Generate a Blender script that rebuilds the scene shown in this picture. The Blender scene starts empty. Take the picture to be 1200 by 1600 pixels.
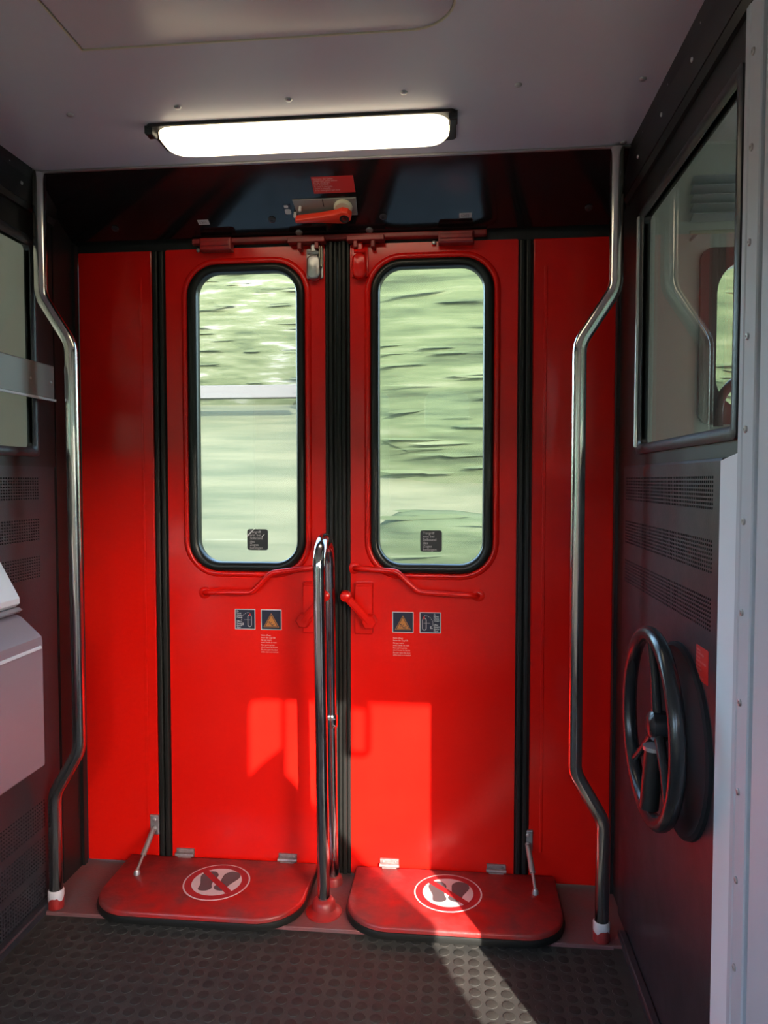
import bpy, bmesh, math, random
from math import radians, sin, cos, pi, atan2, hypot
from mathutils import Matrix, Vector

random.seed(7)
S = bpy.context.scene
COL = S.collection

# ------------------------------------------------------------------ camera, sky, sun, exposure
cam_data = bpy.data.cameras.new('camera')
cam = bpy.data.objects.new('camera', cam_data)
COL.objects.link(cam)
cam.location = (0.3268, -2.0, 1.1142)
cam.rotation_euler = (radians(90 - 2.45), 0, radians(5.7186))
cam_data.sensor_fit = 'VERTICAL'
cam_data.sensor_height = 36.0
cam_data.lens = 36.0 * 1150.0 / 1600.0
cam_data.clip_start = 0.02
S.camera = cam

world = bpy.data.worlds.new('sky')
S.world = world
world.use_nodes = True
wn = world.node_tree
wn.nodes.clear()
w_out = wn.nodes.new('ShaderNodeOutputWorld')
w_bg = wn.nodes.new('ShaderNodeBackground')
w_sky = wn.nodes.new('ShaderNodeTexSky')
w_sky.sky_type = 'NISHITA'
w_sky.sun_disc = False
w_sky.sun_elevation = radians(21)
w_sky.sun_rotation = radians(153)
w_sky.air_density = 1.0
w_sky.dust_density = 1.2
w_bg.inputs['Strength'].default_value = 3.0
wn.links.new(w_sky.outputs['Color'], w_bg.inputs['Color'])
wn.links.new(w_bg.outputs['Background'], w_out.inputs['Surface'])

sun_data = bpy.data.lights.new('sun', 'SUN')
sun_data.energy = 21.0
sun_data.color = (1.0, 0.93, 0.82)
sun_data.angle = radians(0.4)
sun = bpy.data.objects.new('sun', sun_data)
COL.objects.link(sun)
SUN_DIR = Vector((-0.1275, 0.273, -0.1182)).normalized()      # the way the light travels
sun.rotation_euler = (-SUN_DIR).to_track_quat('Z', 'Y').to_euler()
sun.location = (3, -6, 5)

S.view_settings.view_transform = 'Standard'
S.view_settings.look = 'None'
S.view_settings.exposure = 0.0
S.view_settings.gamma = 1.0
S.view_settings.use_curve_mapping = False
S.cycles.use_denoising = True
S.cycles.max_bounces = 10
S.cycles.diffuse_bounces = 6
S.cycles.glossy_bounces = 5
S.cycles.transparent_max_bounces = 12
S.cycles.sample_clamp_indirect = 6.0

# ------------------------------------------------------------------ materials
def mat(name, color, rough=0.5, metal=0.0, spec=0.5, noise=0.0, nscale=8.0, bump=0.0, bscale=60.0,
        col2=None, rvar=0.0, coat=0.0, stretch=(1, 1, 1), emit=0.0, emit_col=None):
    m = bpy.data.materials.new(name)
    m.use_nodes = True
    nt = m.node_tree
    p = nt.nodes['Principled BSDF']
    p.inputs['Base Color'].default_value = (*color, 1)
    p.inputs['Roughness'].default_value = rough
    p.inputs['Metallic'].default_value = metal
    p.inputs['Specular IOR Level'].default_value = spec
    p.inputs['Coat Weight'].default_value = coat
    p.inputs['Coat Roughness'].default_value = 0.08
    if emit:
        p.inputs['Emission Color'].default_value = (*(emit_col or color), 1)
        p.inputs['Emission Strength'].default_value = emit
    tc = nt.nodes.new('ShaderNodeTexCoord')
    mp = nt.nodes.new('ShaderNodeMapping')
    mp.inputs['Scale'].default_value = stretch
    ge = nt.nodes.new('ShaderNodeNewGeometry')
    nt.links.new(ge.outputs['Position'], mp.inputs['Vector'])
    if col2 is not None or noise or rvar:
        n = nt.nodes.new('ShaderNodeTexNoise')
        n.inputs['Scale'].default_value = nscale
        n.inputs['Detail'].default_value = 6
        n.inputs['Roughness'].default_value = 0.62
        nt.links.new(mp.outputs['Vector'], n.inputs['Vector'])
        if col2 is not None:
            r = nt.nodes.new('ShaderNodeValToRGB')
            r.color_ramp.elements[0].position = 0.5 - noise
            r.color_ramp.elements[1].position = 0.5 + noise
            r.color_ramp.elements[0].color = (*color, 1)
            r.color_ramp.elements[1].color = (*col2, 1)
            nt.links.new(n.outputs['Fac'], r.inputs['Fac'])
            nt.links.new(r.outputs['Color'], p.inputs['Base Color'])
        if rvar:
            mr = nt.nodes.new('ShaderNodeMapRange')
            mr.inputs['From Min'].default_value = 0.3
            mr.inputs['From Max'].default_value = 0.7
            mr.inputs['To Min'].default_value = max(0.02, rough - rvar)
            mr.inputs['To Max'].default_value = min(1.0, rough + rvar)
            nt.links.new(n.outputs['Fac'], mr.inputs['Value'])
            nt.links.new(mr.outputs['Result'], p.inputs['Roughness'])
    if bump:
        b = nt.nodes.new('ShaderNodeBump')
        b.inputs['Strength'].default_value = bump
        b.inputs['Distance'].default_value = 0.01
        n2 = nt.nodes.new('ShaderNodeTexNoise')
        n2.inputs['Scale'].default_value = bscale
        n2.inputs['Detail'].default_value = 3
        nt.links.new(mp.outputs['Vector'], n2.inputs['Vector'])
        nt.links.new(n2.outputs['Fac'], b.inputs['Height'])
        nt.links.new(b.outputs['Normal'], p.inputs['Normal'])
    return m

def glass_mat(name, tint=(0.95, 0.98, 0.95), ior=1.45, haze=0.0, haze_col=(0.8, 0.85, 0.8)):
    m = bpy.data.materials.new(name)
    m.use_nodes = True
    nt = m.node_tree
    nt.nodes.clear()
    o = nt.nodes.new('ShaderNodeOutputMaterial')
    t = nt.nodes.new('ShaderNodeBsdfTransparent')
    t.inputs['Color'].default_value = (*tint, 1)
    g = nt.nodes.new('ShaderNodeBsdfGlossy')
    g.inputs['Roughness'].default_value = 0.01
    lw = nt.nodes.new('ShaderNodeLayerWeight')
    lw.inputs['Blend'].default_value = 0.5
    pw = nt.nodes.new('ShaderNodeMath')
    pw.operation = 'POWER'
    pw.inputs[1].default_value = 5.0
    f = nt.nodes.new('ShaderNodeMapRange')
    f.inputs['To Min'].default_value = ((ior - 1) / (ior + 1)) ** 2
    f.inputs['To Max'].default_value = 0.8
    nt.links.new(lw.outputs['Facing'], pw.inputs[0])
    nt.links.new(pw.outputs['Value'], f.inputs['Value'])
    mx = nt.nodes.new('ShaderNodeMixShader')
    nt.links.new(f.outputs['Result'], mx.inputs['Fac'])
    nt.links.new(t.outputs['BSDF'], mx.inputs[1])
    nt.links.new(g.outputs['BSDF'], mx.inputs[2])
    last = mx.outputs['Shader']
    if haze:
        d = nt.nodes.new('ShaderNodeBsdfDiffuse')
        d.inputs['Color'].default_value = (*haze_col, 1)
        m2 = nt.nodes.new('ShaderNodeMixShader')
        m2.inputs['Fac'].default_value = haze
        nt.links.new(last, m2.inputs[1])
        nt.links.new(d.outputs['BSDF'], m2.inputs[2])
        last = m2.outputs['Shader']
    nt.links.new(last, o.inputs['Surface'])
    return m

def leaf_mat(name, stops, sx=0.42, sz=3.6):
    m = bpy.data.materials.new(name)
    m.use_nodes = True
    nt = m.node_tree
    p = nt.nodes['Principled BSDF']
    p.inputs['Roughness'].default_value = 0.9
    p.inputs['Specular IOR Level'].default_value = 0.05
    ge = nt.nodes.new('ShaderNodeNewGeometry')
    mp = nt.nodes.new('ShaderNodeMapping')
    mp.inputs['Scale'].default_value = (sx, 0.6, sz)
    n = nt.nodes.new('ShaderNodeTexNoise')
    n.inputs['Scale'].default_value = 2.2
    n.inputs['Detail'].default_value = 5
    n.inputs['Roughness'].default_value = 0.6
    r = nt.nodes.new('ShaderNodeValToRGB')
    r.color_ramp.elements[0].position = 0.30
    r.color_ramp.elements[1].position = 0.70
    r.color_ramp.elements[0].color = (*stops[0], 1)
    r.color_ramp.elements[1].color = (*stops[-1], 1)
    for i, c in enumerate(stops[1:-1]):
        e = r.color_ramp.elements.new(0.30 + 0.40 * (i + 1) / (len(stops) - 1))
        e.color = (*c, 1)
    nt.links.new(ge.outputs['Position'], mp.inputs['Vector'])
    nt.links.new(mp.outputs['Vector'], n.inputs['Vector'])
    nt.links.new(n.outputs['Fac'], r.inputs['Fac'])
    nt.links.new(r.outputs['Color'], p.inputs['Base Color'])
    return m

M = dict(
    red=mat('red_gloss_paint', (0.68, 0.005, 0.003), 0.20, spec=0.38, noise=0.25, nscale=3.0, col2=(0.74, 0.009, 0.004), rvar=0.06, bump=0.02, bscale=14),
    red_worn=mat('worn_red_paint', (0.38, 0.009, 0.007), 0.40, noise=0.14, nscale=11, col2=(0.19, 0.028, 0.027), rvar=0.12, bump=0.08, bscale=90),
    red_dusty=mat('dusty_red_sill', (0.20, 0.045, 0.042), 0.6, noise=0.2, nscale=7, col2=(0.13, 0.085, 0.088), bump=0.15, bscale=120),
    red_plastic=mat('red_plastic', (0.72, 0.035, 0.012), 0.35),
    red_sticker=mat('red_sticker', (0.50, 0.02, 0.015), 0.4),
    rubber=mat('black_rubber', (0.011, 0.011, 0.010), 0.45, spec=0.3),
    gasket=mat('window_rubber', (0.009, 0.010, 0.009), 0.30, spec=0.35),
    black=mat('black_paint', (0.010, 0.010, 0.010), 0.4),
    header=mat('dark_grey_lacquer', (0.007, 0.008, 0.009), 0.10, spec=0.5, rvar=0.03, nscale=5),
    dark_panel=mat('dark_anthracite_paint', (0.030, 0.029, 0.034), 0.36, spec=0.5, rvar=0.06, nscale=9, bump=0.03, bscale=200),
    void=mat('dark_cavity', (0.004, 0.004, 0.004), 0.9),
    steel=mat('polished_steel', (0.62, 0.60, 0.57), 0.16, metal=1.0, rvar=0.05, nscale=25),
    chrome=mat('worn_chrome', (0.55, 0.55, 0.56), 0.12, metal=1.0, rvar=0.06, nscale=30),
    zinc=mat('zinc_plated_steel', (0.45, 0.44, 0.44), 0.38, metal=0.8, rvar=0.1, nscale=40),
    alu=mat('brushed_aluminium', (0.72, 0.74, 0.78), 0.62, metal=0.0, spec=0.15, rvar=0.06, nscale=20, stretch=(1, 1, 0.05)),
    dirty_zinc=mat('dirty_zinc', (0.22, 0.15, 0.145), 0.45, metal=0.5, noise=0.15, nscale=60, col2=(0.34, 0.26, 0.25)),
    wheel_paint=mat('dark_wheel_paint', (0.018, 0.019, 0.021), 0.22, spec=0.5),
    dish=mat('dull_black_recess', (0.012, 0.012, 0.014), 0.85, spec=0.2),
    alu_dull=mat('dull_aluminium', (0.46, 0.48, 0.53), 0.5, metal=0.0, spec=0.3, rvar=0.06, nscale=20, stretch=(1, 1, 0.05)),
    ceiling=mat('mauve_grey_laminate', (0.56, 0.54, 0.60), 0.34, spec=0.5, noise=0.3, nscale=2, col2=(0.53, 0.51, 0.57)),
    floor=mat('speckled_rubber_floor', (0.036, 0.034, 0.032), 0.7, spec=0.15, noise=0.12, nscale=9, col2=(0.055, 0.051, 0.046), rvar=0.1, bump=0.12, bscale=420),
    stud=mat('worn_rubber_stud', (0.026, 0.024, 0.022), 0.7, spec=0.15, noise=0.15, nscale=30, col2=(0.038, 0.035, 0.031), bump=0.1, bscale=400),
    box=mat('pale_mauve_grey_plastic', (0.22, 0.18, 0.205), 0.4, noise=0.3, nscale=4, col2=(0.20, 0.165, 0.19)),
    lid=mat('silver_grey_plastic', (0.55, 0.56, 0.58), 0.35),
    pale=mat('pale_wall_laminate', (0.74, 0.73, 0.68), 0.5),
    brown=mat('reddish_brown_frame', (0.16, 0.055, 0.055), 0.4),
    white=mat('white_print', (0.78, 0.78, 0.78), 0.5),
    dim_white=mat('faded_white_print', (0.55, 0.50, 0.50), 0.5),
    pink=mat('pale_print_on_red', (0.70, 0.36, 0.33), 0.5),
    navy=mat('navy_print', (0.012, 0.014, 0.035), 0.35),
    orange=mat('orange_print', (0.48, 0.17, 0.03), 0.45),
    sticker=mat('black_sticker', (0.022, 0.024, 0.024), 0.4),
    sole=mat('grey_print', (0.085, 0.08, 0.085), 0.5),
    grey_plate=mat('grey_plate', (0.24, 0.235, 0.22), 0.35, metal=0.3),
    cream=mat('cream_plastic', (0.55, 0.50, 0.36), 0.45),
    diffuser=mat('lit_lamp_diffuser', (0.5, 0.48, 0.42), 0.35, emit=1.2, emit_col=(1.0, 0.84, 0.58)),
    concrete=mat('pale_concrete', (0.048, 0.046, 0.053), 0.8),
    grass=mat('dry_meadow_grass', (0.031, 0.037, 0.017), 0.9, noise=0.12, nscale=2.6, col2=(0.060, 0.060, 0.033), stretch=(0.22, 1.6, 1), bump=0.4, bscale=10),
    ballast=mat('track_ballast', (0.34, 0.33, 0.32), 0.9, noise=0.2, nscale=14, col2=(0.24, 0.23, 0.22), bump=0.5, bscale=25),
    meadow=mat('unseen_bank_grass', (0.06, 0.09, 0.035), 0.9, noise=0.2, nscale=2, col2=(0.09, 0.11, 0.05)),
    bark=mat('bark', (0.10, 0.07, 0.05), 0.9),
    cloth=mat('sun_blocker_cloth', (0.05, 0.06, 0.10), 0.9),
    leaf_a=leaf_mat('pale_leaves_sky_glints', [(0.022, 0.029, 0.019), (0.040, 0.049, 0.030), (0.056, 0.064, 0.044), (0.130, 0.132, 0.138)], 0.75, 5.5),  # near-white stop paints sky glints into the leaf colour
    leaf_b=leaf_mat('green_leaves', [(0.016, 0.022, 0.014), (0.030, 0.040, 0.023), (0.042, 0.053, 0.030), (0.062, 0.070, 0.046)], 0.40, 4.6),
    glass=glass_mat('door_window_glass', (0.93, 0.97, 0.93), 1.45, haze=0.03),
    glass_side=glass_mat('partition_glass', (0.90, 0.92, 0.90), 1.30, haze=0.03, haze_col=(0.6, 0.66, 0.62)),
)

def lamp_glow(m, cx, cy, hx, hy, top, color):
    """a tube inside the cover: the glow falls off towards the ends and the rim of the cover"""
    nt = m.node_tree
    p = nt.nodes['Principled BSDF']
    ge = nt.nodes.new('ShaderNodeNewGeometry')
    mp = nt.nodes.new('ShaderNodeMapping')
    mp.vector_type = 'TEXTURE'
    mp.inputs['Location'].default_value = (cx, cy, 0)
    mp.inputs['Scale'].default_value = (hx, hy, 1)
    sp = nt.nodes.new('ShaderNodeSeparateXYZ')
    nt.links.new(ge.outputs['Position'], mp.inputs['Vector'])
    nt.links.new(mp.outputs['Vector'], sp.inputs['Vector'])
    acc = None
    for ax, pw in (('X', 8.0), ('Y', 8.0)):
        a = nt.nodes.new('ShaderNodeMath'); a.operation = 'ABSOLUTE'
        b = nt.nodes.new('ShaderNodeMath'); b.operation = 'POWER'; b.inputs[1].default_value = pw
        c = nt.nodes.new('ShaderNodeMapRange')
        c.inputs['From Min'].default_value = 0.0; c.inputs['From Max'].default_value = 1.0
        c.inputs['To Min'].default_value = 1.0; c.inputs['To Max'].default_value = 0.45
        nt.links.new(sp.outputs[ax], a.inputs[0]); nt.links.new(a.outputs[0], b.inputs[0]); nt.links.new(b.outputs[0], c.inputs['Value'])
        if acc is None: acc = c.outputs['Result']
        else:
            d = nt.nodes.new('ShaderNodeMath'); d.operation = 'MULTIPLY'
            nt.links.new(acc, d.inputs[0]); nt.links.new(c.outputs['Result'], d.inputs[1])
            acc = d.outputs[0]
    e = nt.nodes.new('ShaderNodeMath'); e.operation = 'MULTIPLY'; e.inputs[1].default_value = top
    nt.links.new(acc, e.inputs[0])
    nt.links.new(e.outputs[0], p.inputs['Emission Strength'])
lamp_glow(M['diffuser'], -0.015, -0.370, 0.325, 0.072, 4.8, None)

# ------------------------------------------------------------------ local frames: x right, y up, z towards the viewer
def frame(o, x, y, z):
    m = Matrix.Identity(4)
    for i, v in enumerate((x, y, z, o)):
        for k in range(3):
            m[k][i] = v[k]
    return m
DOOR = frame((0, 0, 0), (1, 0, 0), (0, 0, 1), (0, -1, 0))
HV = Vector((0, 0.205, -0.107)).normalized()
HEAD = frame((0, -0.225, 1.885), (1, 0, 0), -HV, Vector((1, 0, 0)).cross(-HV))   # the sloping panel above the doors
RIGHT = frame((0.74, 0, 0), (0, -1, 0), (0, 0, 1), (-1, 0, 0))                    # x is distance from the door wall
LEFT = frame((-0.745, 0, 0), (0, 1, 0), (0, 0, 1), (1, 0, 0))                     # x is Y (negative into the room)
UP = Matrix.Identity(4)
DOWN = frame((0, 0, 0), (1, 0, 0), (0, -1, 0), (0, 0, -1))

# ------------------------------------------------------------------ mesh helpers
def new():
    return bmesh.new()

def loft(bm, loops, cap0=False, cap1=False, closed=False):
    L = [[bm.verts.new(p) for p in lp] for lp in loops]
    pairs = list(zip(L, L[1:])) + ([(L[-1], L[0])] if closed else [])
    for a, b in pairs:
        n = len(a)
        for i in range(n):
            bm.faces.new((a[i], a[(i + 1) % n], b[(i + 1) % n], b[i]))
    if cap0: bm.faces.new(L[0][::-1])
    if cap1: bm.faces.new(L[-1])
    return L

def rrect(x0, y0, x1, y1, r=0.0, n=6, rs=None):
    """outline, anticlockwise from lower left; rs = radii (ll, lr, ur, ul)"""
    rs = rs or (r, r, r, r)
    out = []
    for (cx, cy, sx, sy, a0), rr in zip(((x0, y0, 1, 1, pi), (x1, y0, -1, 1, 1.5 * pi), (x1, y1, -1, -1, 0), (x0, y1, 1, -1, 0.5 * pi)), rs):
        if rr <= 1e-6:
            out.append((cx, cy)); continue
        for k in range(n + 1):
            a = a0 + 0.5 * pi * k / n
            out.append((cx + sx * rr + rr * cos(a), cy + sy * rr + rr * sin(a)))
    return out

def circle(cx, cy, r, n=24, ry=None):
    ry = ry or r
    return [(cx + r * cos(2 * pi * i / n), cy + ry * sin(2 * pi * i / n)) for i in range(n)]

def at(outline, z):
    return [(x, y, z) for x, y in outline]

def inset(outline, d):
    """move an anticlockwise outline inwards by d"""
    n = len(outline)
    res = []
    for i in range(n):
        (ax, ay), (bx, by), (cx, cy) = outline[i - 1], outline[i], outline[(i + 1) % n]
        e1 = Vector((bx - ax, by - ay)); e2 = Vector((cx - bx, cy - by))
        if e1.length < 1e-9: e1 = e2
        if e2.length < 1e-9: e2 = e1
        e1.normalize(); e2.normalize()
        n1 = Vector((-e1.y, e1.x)); n2 = Vector((-e2.y, e2.x))
        b = n1 + n2
        b = b.normalized() if b.length > 1e-6 else n1
        k = d / max(0.3, b.dot(n1))
        res.append((bx + b.x * k, by + b.y * k))
    return res

def slab(bm, outline, z0, z1, bev=0.0):
    if bev:
        loft(bm, [at(outline, z0), at(outline, z1 - bev), at(inset(outline, bev * 0.35), z1 - bev * 0.35), at(inset(outline, bev), z1)], True, True)
    else:
        loft(bm, [at(outline, z0), at(outline, z1)], True, True)

def plate(bm, outline, holes, z0, z1):
    """prism with holes through it"""
    loops = [outline] + holes
    t = bmesh.new()
    order, edges = [], []
    for lp in loops:
        vs = [t.verts.new((x, y, 0)) for x, y in lp]
        order.append(vs)
        for i in range(len(vs)):
            edges.append(t.edges.new((vs[i], vs[(i + 1) % len(vs)])))
    bmesh.ops.triangle_fill(t, use_beauty=True, use_dissolve=False, edges=edges)
    t.verts.index_update()
    top = [bm.verts.new((v.co.x, v.co.y, z1)) for v in t.verts]
    bot = [bm.verts.new((v.co.x, v.co.y, z0)) for v in t.verts]
    for f in t.faces:
        ids = [v.index for v in f.verts]
        if f.normal.z < 0: ids.reverse()
        bm.faces.new([top[i] for i in ids])
        bm.faces.new([bot[i] for i in reversed(ids)])
    for k, vs in enumerate(order):
        for i in range(len(vs)):
            a, b = vs[i].index, vs[(i + 1) % len(vs)].index
            q = (bot[a], bot[b], top[b], top[a])
            bm.faces.new(q if k == 0 else q[::-1])
    t.free()

def box(bm, x0, y0, z0, x1, y1, z1, bev=0.0):
    slab(bm, rrect(min(x0, x1), min(y0, y1), max(x0, x1), max(y0, y1)), min(z0, z1), max(z0, z1), bev)

def fillet(pts, r, n=6):
    pts = [Vector(p) for p in pts]
    out = [pts[0]]
    for i in range(1, len(pts) - 1):
        a, b, c = pts[i - 1], pts[i], pts[i + 1]
        u, v = (a - b).normalized(), (c - b).normalized()
        ang = u.angle(v)
        d = min(r / max(math.tan(ang / 2), 1e-3), (a - b).length * 0.49, (c - b).length * 0.49)
        p, q = b + u * d, b + v * d
        for k in range(n + 1):
            t = k / n
            out.append(p * (1 - t) ** 2 + b * 2 * t * (1 - t) + q * t ** 2)
    out.append(pts[-1])
    return out

def tube(bm, pts, r, n=12, caps=True, closed=False):
    pts = [Vector(p) for p in pts]
    N = len(pts)
    tang = []
    for i in range(N):
        a = pts[i - 1] if (i > 0 or closed) else pts[i]
        b = pts[(i + 1) % N] if (i < N - 1 or closed) else pts[i]
        tang.append((b - a).normalized())
    up = Vector((0, 0, 1)) if abs(tang[0].z) < 0.9 else Vector((1, 0, 0))
    u = tang[0].cross(up).normalized()
    loops = []
    for i in range(N):
        u = (u - tang[i] * u.dot(tang[i])).normalized()
        v = tang[i].cross(u)
        rr = r[i] if isinstance(r, (list, tuple)) else r
        loops.append([pts[i] + (u * cos(2 * pi * k / n) + v * sin(2 * pi * k / n)) * rr for k in range(n)])
    loft(bm, loops, caps and not closed, caps and not closed, closed)

def lathe(bm, prof, o=(0, 0, 0), n=20):
    """profile of (radius, height) turned about the local z axis through o"""
    loops = [[(o[0] + r * cos(2 * pi * k / n), o[1] + r * sin(2 * pi * k / n), o[2] + h) for k in range(n)] for r, h in prof]
    loft(bm, loops, True, True)

def dome(bm, x, y, z, r, h=None, n=12):
    h = h or r * 0.5
    lathe(bm, [(r, 0), (r * 0.92, h * 0.5), (r * 0.65, h * 0.88), (r * 0.25, h), ], (x, y, z), n)

def obj(name, bm, material, parent=None, fr=None, smooth=None, label=None, cat=None, group=None, kind=None):
    if fr is not None: bm.transform(fr)
    bmesh.ops.recalc_face_normals(bm, faces=bm.faces)
    c = Vector((0, 0, 0))
    if bm.verts:
        lo = Vector([min(v.co[i] for v in bm.verts) for i in range(3)])
        hi = Vector([max(v.co[i] for v in bm.verts) for i in range(3)])
        c = (lo + hi) / 2
        c.z = lo.z
    bmesh.ops.translate(bm, verts=bm.verts, vec=-c)
    me = bpy.data.meshes.new(name)
    bm.to_mesh(me)
    bm.free()
    if smooth is not None:
        for p in me.polygons: p.use_smooth = True
        try:
            me.set_sharp_from_angle(angle=radians(smooth))
        except Exception:
            pass
    me.materials.append(M[material] if isinstance(material, str) else material)
    o = bpy.data.objects.new(name, me)
    COL.objects.link(o)
    put(o, c, parent)
    tag(o, label, cat, group, kind)
    return o

ORIGIN = {}
def put(o, c, parent):
    """o's origin stands at world point c; parents carry no rotation"""
    ORIGIN[o] = Vector(c)
    o.location = Vector(c) - (ORIGIN[parent] if parent else Vector((0, 0, 0)))
    if parent: o.parent = parent

def tag(o, label=None, cat=None, group=None, kind=None):
    if label: o['label'] = label
    if cat: o['category'] = cat
    if group: o['group'] = group
    if kind: o['kind'] = kind

def thing(name, loc, label, cat, group=None, kind=None):
    o = bpy.data.objects.new(name, None)
    o.empty_display_size = 0.05
    COL.objects.link(o)
    put(o, loc, None)
    tag(o, label, cat, group, kind)
    return o

def text(body, size, x, y, z, fr, material, parent, name='lettering', spacing=1.0, squeeze=1.0, line=1.0):
    cu = bpy.data.curves.new(name, 'FONT')
    cu.body = body
    cu.size = size
    cu.space_line = line
    cu.space_character = spacing
    cu.fill_mode = 'FRONT'
    cu.resolution_u = 2
    tmp = bpy.data.objects.new('tmp', cu)
    COL.objects.link(tmp)
    bpy.context.view_layer.update()
    me = bpy.data.meshes.new_from_object(tmp.evaluated_get(bpy.context.evaluated_depsgraph_get()))
    bpy.data.objects.remove(tmp)
    bpy.data.curves.remove(cu)
    b = bmesh.new()
    b.from_mesh(me)
    bpy.data.meshes.remove(me)
    for v in b.verts:
        v.co = Vector((x + v.co.x * squeeze, y + v.co.y, z))
    o = obj(name, b, material, parent, fr)
    return o

def curvy(pts):
    """closed smooth outline through points (Catmull-Rom)"""
    n = len(pts)
    out = []
    for i in range(n):
        p0, p1, p2, p3 = (Vector(pts[(i + k - 1) % n]) for k in range(4))
        for t in (0, 0.25, 0.5, 0.75):
            q = 0.5 * ((2 * p1) + (p2 - p0) * t + (2 * p0 - 5 * p1 + 4 * p2 - p3) * t * t + (-p0 + 3 * p1 - 3 * p2 + p3) * t ** 3)
            out.append((q.x, q.y))
    return out

# ------------------------------------------------------------------ the room shell
ST = 'structure'
b = new(); box(b, -4.2, -2.75, -0.12, 4.2, 0.10, 0.0)
floor = obj('floor', b, 'floor', kind=ST, label='dark speckled rubber floor with round studs', cat='floor')
b = new()                                                          # moulded round studs, row behind row
pitch = 0.0345
for j in range(60):
    for i in range(46):
        x = -0.735 + i * pitch
        y = -0.268 - j * pitch * 0.95
        if x > 0.70 and y > -0.97: continue
        if x > 0.9: continue
        lathe(b, [(0.0132, 0), (0.0124, 0.0011), (0.0110, 0.0014)], (x, y, 0), 14)
obj('rubber_studs', b, 'stud', floor, smooth=40, kind='stuff')

b = new(); box(b, -0.80, -0.246, 0.0, 0.80, 0.10, 0.007, 0.002)
obj('trim_1', b, 'red_dusty', kind=ST, label='dusty red painted sill strip along the foot of the doors', cat='sill')
b = new(); box(b, -0.72, -0.2525, 0.0, 0.70, -0.2465, 0.009, 0.002)
obj('trim_2', b, 'red_dusty', kind=ST, label='bright red nosing along the front edge of the sill', cat='trim')

b = new(); box(b, -0.755, -0.222, 1.885, 0.722, -2.7, 1.93)
ceil = obj('ceiling', b, 'ceiling', kind=ST, label='mauve grey laminate ceiling of the vestibule', cat='ceiling')
b = new()
slab(b, rrect(-0.342, 0.715, 0.318, 1.38, n=8, rs=(0.002, 0.075, 0.075, 0.002)), -1.885, -1.8805, 0.0035)
obj('hatch_panel', b, 'ceiling', ceil, DOWN, smooth=30)
b = new()
e = rrect(-0.3435, 0.7135, 0.3195, 1.3815, n=8, rs=(0.002, 0.076, 0.076, 0.002))
loft(b, [at(inset(e, d), z) for d, z in ((-0.0016, -1.885), (-0.0016, -1.8800), (0.0012, -1.8796), (0.0020, -1.8835))])
obj('hatch_edge_glint', b, 'cream', ceil, DOWN)  # added cream strip paints in the bright line of light along the edge
for x, y in ((-0.252, -0.496), (-0.017, -0.503), (0.217, -0.507), (-0.489, -0.488), (0.441, -0.513), (0.677, -0.51), (0.70, -0.24), (-0.73, -0.24)):
    b = new(); dome(b, x, -y, -1.885, 0.0075, 0.004)
    obj('screw', b, 'zinc', ceil, DOWN, smooth=50)
b = new(); box(b, -0.755, -0.229, 1.880, 0.722, -0.221, 1.8849, 0.001)
obj('trim_3', b, 'zinc', kind=ST, label='thin bright joint strip between ceiling and dark header', cat='trim')

# sloping dark header above the doors
b = new(); slab(b, rrect(-0.755, -0.236, 0.745, -0.004), -0.02, 0.0, 0.002)
header = obj('wall_front', b, 'header', kind=ST, fr=HEAD, label='glossy dark sloping header panel above the red doors', cat='panel')
for x, v in ((-0.164, 0.179), (0.131, 0.182), (0.653, 0.177), (-0.60, 0.19), (-0.10, 0.226), (0.09, 0.226)):
    b = new(); lathe(b, [(0.0095, 0), (0.0095, 0.003), (0.0075, 0.0045), (0.0045, 0.0045), (0.004, 0.0015)], (x, -v, 0), 14)
    obj('bolt', b, 'zinc' if v > 0.2 else 'dark_panel', header, HEAD, smooth=40)
b = new(); box(b, -0.80, 0.003, 1.74, 0.80, 0.06, 2.0)
obj('wall_front_upper', b, 'black', kind=ST, label='black wall behind the header above the doors', cat='wall')
# red running rail above the leaves
rail = thing('door_rail', (0, 0, 1.757), 'red painted door running rail with brackets under the dark header', 'rail')
b = new(); box(b, -0.40, 1.760, 0.0, 0.40, 1.774, 0.022, 0.003)
obj('rail_bar', b, 'red_worn', rail, DOOR)
for x0, x1, z0, z1 in ((-0.374, -0.287, 1.739, 1.772), (0.273, 0.366, 1.739, 1.770)):
    b = new(); box(b, x0, z0, 0.004, x1, z1, 0.034, 0.004)
    box(b, x0 + 0.004, z0 + 0.010, 0.034, x1 - 0.004, z1 - 0.010, 0.038, 0.002)
    obj('bracket', b, 'red_worn', rail, DOOR)
    b = new(); dome(b, x0 - 0.012, z0 + 0.008, 0.008, 0.006)
    obj('bracket_bolt', b, 'zinc', rail, DOOR, smooth=50)
for s in (-1, 1):
    b = new(); box(b, s * 0.047, 1.735, 0.0, s * 0.058, 1.764, 0.030, 0.002)
    box(b, s * 0.094, 1.735, 0.0, s * 0.105, 1.764, 0.030, 0.002)
    box(b, s * 0.03, 1.752, 0.004, s * 0.13, 1.766, 0.034, 0.002)
    obj('roller_fork', b, 'red_worn', rail, DOOR)

# black jambs at both ends of the door wall
for side, s, lb in (('left', -1, 'black corner post left of the red doors'), ('right', 1, 'black corner post right of the red doors')):
    b = new()
    box(b, s * 0.745, -0.118, 0.0, s * 0.765, 0.06, 1.95)
    box(b, s * 0.737, -0.022, 0.0, s * 0.747, -0.002, 1.77, 0.002)
    obj('trim_4' if s < 0 else 'trim_5', b, 'black', kind=ST, label=lb, cat='post')

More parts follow.
